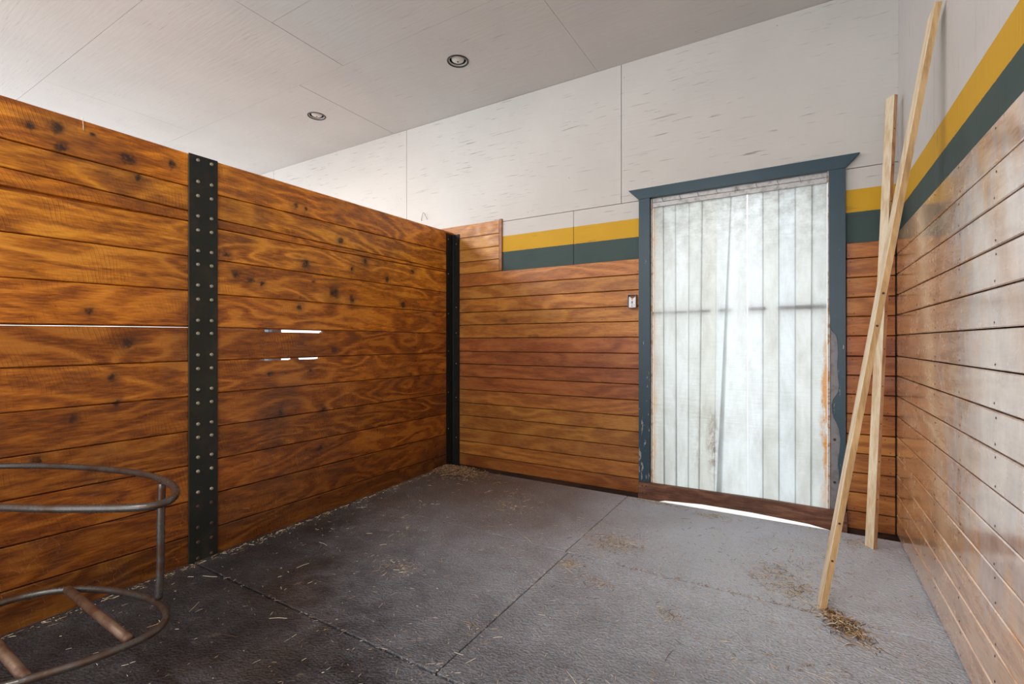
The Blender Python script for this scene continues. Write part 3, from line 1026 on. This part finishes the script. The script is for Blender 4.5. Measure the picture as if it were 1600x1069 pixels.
# ------------------------------------------------------------------ loose boards
def board(name, foot, top, n, width, thick, mat, edge, miter, label):
    foot, top = Vector(foot), Vector(top)
    a = (top - foot).normalized()
    n = Vector(n)
    n = (n - a * n.dot(a)).normalized()
    w = a.cross(n).normalized()
    if w.y < 0: w = -w
    L = (top - foot).length
    bm = bmesh.new()
    v = []
    for sn in (-0.5, 0.5):
        for (sw, e) in ((-0.5, 0), (0.5, 0), (0.5, 1), (-0.5, 1)):
            p = foot + w * width * sw + n * thick * sn
            if e:
                p += a * (L - (miter if sw > 0 else 0))
            else:
                p -= a * ((p.z - 0.001) / a.z)
            v.append(p)
    hexa(bm, v, 0.0015)
    bm.normal_update()
    root = obj(name, bm, [mat, edge])
    for p in root.data.polygons:
        if abs(Vector(p.normal).dot(w)) > 0.8: p.material_index = 1
    tag(root, label, 'board', 'loose boards leaning in the corner')
    # move the origin to the foot
    root.data.transform(Matrix.Translation(-foot))
    root.location = foot
    return root, a, w, n


bA, a, w, n = board('loose_board', (0.088, 2.722, 0.0), (0.522, 2.830, 2.765), (-1, -0.10, 0), 0.086, 0.026, M['new_wood'], M['shaded_edge_wood'], 0.03,
                    'long pale new board leaning diagonally from the mat up against the right wall')
for t in (0.24, 0.42, 1.35, 1.5):
    bm = bmesh.new()
    p = a * t - w * 0.0432
    o = bmesh.ops.create_circle(bm, cap_ends=True, radius=0.0055, segments=12, matrix=Matrix.Translation(p) @ w.to_track_quat('Z', 'Y').to_matrix().to_4x4())
    obj('knot', bm, M['nail'], bA)
bB, a, w, n = board('loose_board', (0.372, 3.655, 0.0), (0.497, 3.835, 2.81), (-0.80, -0.60, 0), 0.062, 0.026, M['new_wood'], M['old_wood'], 0.0,
                    'board with a reddish edge standing nearly upright in the corner behind the slanting board')
for t in [0.3 + 0.23 * k for k in range(11)]:
    bm = bmesh.new()
    p = a * t - w * 0.0313
    bmesh.ops.create_circle(bm, cap_ends=True, radius=0.004, segments=8, matrix=Matrix.Translation(p) @ w.to_track_quat('Z', 'Y').to_matrix().to_4x4())
    obj('nail_hole', bm, M['nail'], bB)

# ------------------------------------------------------------------ pipe rack in the near left corner
rk = empty('pipe_rack', (-2.15, 0.5, 0.325))
tag(rk, 'bent steel pipe rack of two oval hoops beside the plank partition at near left', 'rack')


def rkid(name, pts, r, mat, closed=False, n=6):
    bm = bmesh.new()
    tube(bm, spline(pts, n, closed) if len(pts) > 2 else pts, r, 14, closed)
    o = obj(name, bm, mat, rk, True)
    o.location = (2.15, -0.5, -0.325)
    return o


ZT, ZL = 0.76, 0.325
top_pts = [(-2.073, 0.448), (-1.944, 0.513), (-1.83, 0.581), (-1.735, 0.645), (-1.693, 0.695), (-1.708, 0.747), (-1.784, 0.796), (-1.896, 0.830),
           (-2.054, 0.843), (-2.20, 0.828), (-2.426, 0.770), (-2.609, 0.692), (-2.761, 0.596), (-2.86, 0.48), (-2.86, 0.34), (-2.74, 0.25), (-2.52, 0.26), (-2.28, 0.345)]
low_pts = [(-2.452, 0.53), (-2.432, 0.611), (-2.375, 0.688), (-2.27, 0.752), (-2.126, 0.800), (-1.994, 0.82), (-1.881, 0.807), (-1.812, 0.770), (-1.780, 0.718),
           (-1.778, 0.650), (-1.790, 0.567), (-1.822, 0.481), (-1.850, 0.415), (-1.93, 0.29), (-2.06, 0.21), (-2.22, 0.19), (-2.36, 0.26), (-2.44, 0.40)]
rkid('top_hoop', [(x, y, ZT) for x, y in top_pts], 0.0118, M['pipe'], True)
rkid('lower_hoop', [(x, y, ZL) for x, y in low_pts], 0.0118, M['rust_pipe'], True).data.materials[0] = M['pipe']
rkid('upright', [(-1.982, 0.838, ZT - 0.012), (-1.980, 0.834, 0.6), (-1.978, 0.832, 0.45), (-1.978, 0.826, ZL + 0.012)], 0.0125, M['pipe'])
rkid('upright', [(-2.55, 0.262, ZT - 0.012), (-2.50, 0.27, 0.6), (-2.42, 0.32, ZL + 0.012)], 0.0125, M['pipe'])
rkid('cross_bar', [(-2.368, 0.690, ZL + 0.001), (-1.800, 0.672, ZL + 0.001)], 0.0145, M['rust_pipe'])
rkid('cross_bar', [(-2.435, 0.455, ZL + 0.001), (-1.835, 0.448, ZL + 0.001)], 0.0145, M['rust_pipe'])
for y in (0.36, 0.46):
    rkid('wall_bracket', [(-2.862, y, ZT), (xp(y) + 0.004, y, ZT)], 0.011, M['pipe'])
bm = bmesh.new()
box(bm, xp(0.4) + 0.0012, xp(0.4) + 0.009, 0.31, 0.51, ZT - 0.05, ZT + 0.05, 0.002)
o = obj('wall_plate', bm, M['strap_steel'], rk)
o.location = (2.15, -0.5, -0.325)

# ------------------------------------------------------------------ straw and shavings
def blades(name, items, label, cat='straw'):
    """items: (x, y, z, length, width, heading, lift, material index)"""
    vs, fs, mi = [], [], []
    for (x, y, z, L, w, h, lift, m) in items:
        c, s = math.cos(h), math.sin(h)
        bend = random.uniform(-0.25, 0.25) * L
        base = len(vs)
        for t in (-0.5, 0.0, 0.5):
            bx = x + c * L * t - s * bend * (0.25 - t * t)
            by = y + s * L * t + c * bend * (0.25 - t * t)
            bz = z + 0.0008 + (0.25 - t * t) * 4 * lift * 0.3 + (t + 0.5) * lift
            ww = w * (1.0 if t == 0 else 0.7)
            vs.append((bx - s * ww / 2, by + c * ww / 2, bz))
            vs.append((bx + s * ww / 2, by - c * ww / 2, bz))
            vs.append((bx, by, bz + w * 0.6))
        for k in (0, 3):
            a0 = base + k
            fs += [(a0, a0 + 3, a0 + 5, a0 + 2), (a0 + 2, a0 + 5, a0 + 4, a0 + 1)]
            mi += [m, m]
    me = bpy.data.meshes.new(name)
    me.from_pydata(vs, [], fs)
    me.polygons.foreach_set('material_index', mi)
    for m in STRAW: me.materials.append(m)
    me.update()
    o = bpy.data.objects.new(name, me)
    C.objects.link(o)
    tag(o, label, cat, kind='stuff')
    return o


def mk(x, y, z=0.0, size=1.0, pal=(0, 0, 1, 1, 2, 3)):
    L = random.choice((0.006, 0.008, 0.01, 0.014, 0.02, 0.03)) * random.uniform(0.7, 1.3) * size
    return (x, y, z, L, random.uniform(0.0012, 0.0026), random.uniform(0, math.pi), random.uniform(0, 0.003), random.choice(pal))


def ok(x, y): return x < XR - 0.02 and y < 3.84 and x > xp(y) + 0.025


it = []
for k in range(5200):
    x = random.uniform(-3.0, 0.5)
    y = random.uniform(0.7, 3.84)
    # thicker towards the doorway side
    if random.random() < (0.25 + 0.75 * min(1, max(0, (x + 2.2) / 2.2))) and ok(x, y): it.append(mk(x, y))
for k in range(70):
    x, y = random.uniform(-2.9, 0.4), random.uniform(1.0, 3.7)
    if ok(x, y):
        it.append((x, y, 0, random.uniform(0.035, 0.09), 0.0022, random.uniform(0, math.pi), 0.003, random.choice((0, 0, 1, 2, 3))))
clus = [(-1.02, 2.90, .16, .12, 420), (-0.93, 2.95, .10, .16, 200), (-1.12, 2.50, .055, .055, 150), (-0.92, 2.39, .10, .05, 90), (-0.10, 2.95, .16, .16, 420),
        (-0.02, 2.80, .10, .10, 250), (-0.51, 2.28, .06, .06, 80), (-1.90, 3.15, .14, .10, 160), (-1.95, 3.38, .2, .08, 90), (-1.93, 1.98, .14, .07, 110),
        (-0.56, 3.72, .13, .04, 160), (-0.98, 3.80, .14, .03, 140), (-1.22, 1.72, .06, .06, 40), (0.30, 3.70, .08, .08, 140), (0.05, 3.2, .15, .2, 120),
        (-0.2, 2.1, .3, .2, 160), (0.2, 2.0, .2, .3, 140), (-2.15, 2.4, .3, .2, 60)]
for cx_, cy_, sx_, sy_, n_ in clus:
    for k in range(n_):
        x, y = random.gauss(cx_, sx_ * 0.6), random.gauss(cy_, sy_ * 0.6)
        if ok(x, y): it.append(mk(x, y, 0, 1.15))
# gathered in the mat joints
for k in range(520):
    x = random.uniform(-1.2, 0.3)
    if random.random() < (x + 1.5) / 1.8: it.append(mk(x, 2.64 + random.gauss(0, 0.008), 0, 0.9, (1, 1, 2, 0)))
for k in range(120):
    it.append(mk(-1.2 + random.gauss(0, 0.007), random.uniform(1.7, 3.8), 0, 0.8, (0, 1, 3)))
for k in range(60):
    it.append(mk(random.uniform(-2.7, -0.9), 1.415 + random.gauss(0, 0.006), 0, 0.8, (0, 1, 3)))
# along the foot of the partition
for k in range(520):
    y = random.uniform(0.6, 3.7)
    x = xp(y) + 0.026 + abs(random.gauss(0, 0.028))
    it.append(mk(x, y, 0, 1.1, (0, 1, 1)))
litter = blades('straw_litter', it, 'loose straw and chaff scattered over the dark rubber mats')


def pile(name, cx_, cy_, rx, ry, h, n_, pal, label, ang=0.0, lim=None):
    its = []
    ca, sa = math.cos(ang), math.sin(ang)
    for k in range(n_):
        r = abs(random.gauss(0, 0.5))
        t = random.uniform(0, 2 * math.pi)
        u, v = r * math.cos(t) * rx, r * math.sin(t) * ry
        x, y = cx_ + u * ca - v * sa, cy_ + u * sa + v * ca
        if lim and not lim(x, y): continue
        z = h * max(0.0, 1 - r * r) * random.random() ** 0.5
        its.append((x, y, z, random.uniform(0.012, 0.035), random.uniform(0.002, 0.004), random.uniform(0, math.pi), random.uniform(0, 0.007), random.choice(pal)))
    return blades(name, its, label, 'straw')


pile('shavings_pile', -2.86, 3.70, 0.40, 0.22, 0.035, 2600, (1, 1, 2, 2, 2, 1), 'low heap of tan shavings at the foot of the black corner angle', -0.1,
     lim=lambda x, y: y < 3.92 and x > xp(y) + 0.03)
pile('shavings_pile', 0.165, 2.575, 0.17, 0.075, 0.016, 900, (1, 2, 2, 0, 1), 'brown shavings swept against the foot of the long pale board', -1.05, lim=ok)

# single stalk hanging over the top plank, bits of wire and cobweb
bm = bmesh.new()
yy = 1.02 - 0.105
tube(bm, spline([(xp(yy) - 0.012, yy, 2.334), (xp(yy) + 0.003, yy, 2.333), (xp(yy) + 0.004, yy + 0.001, 2.31), (xp(yy) + 0.004, yy + 0.003, 2.275)], 4, False), 0.0016, 6)
tag(obj('straw_stalk', bm, STRAW[0], smooth=True), 'single pale straw hanging over the top edge of the plank partition', 'straw')
bm = bmesh.new()
tube(bm, spline([(-3.55, 3.992, 2.585), (-3.535, 3.98, 2.62), (-3.50, 3.965, 2.66), (-3.48, 3.968, 2.64), (-3.462, 3.985, 2.585)], 6, False), 0.0022, 6)
tag(obj('wire_loop', bm, M['wire'], smooth=True), 'thin dark wire loop on the white wall just above the partition', 'wire')

print('objects', len(bpy.data.objects))
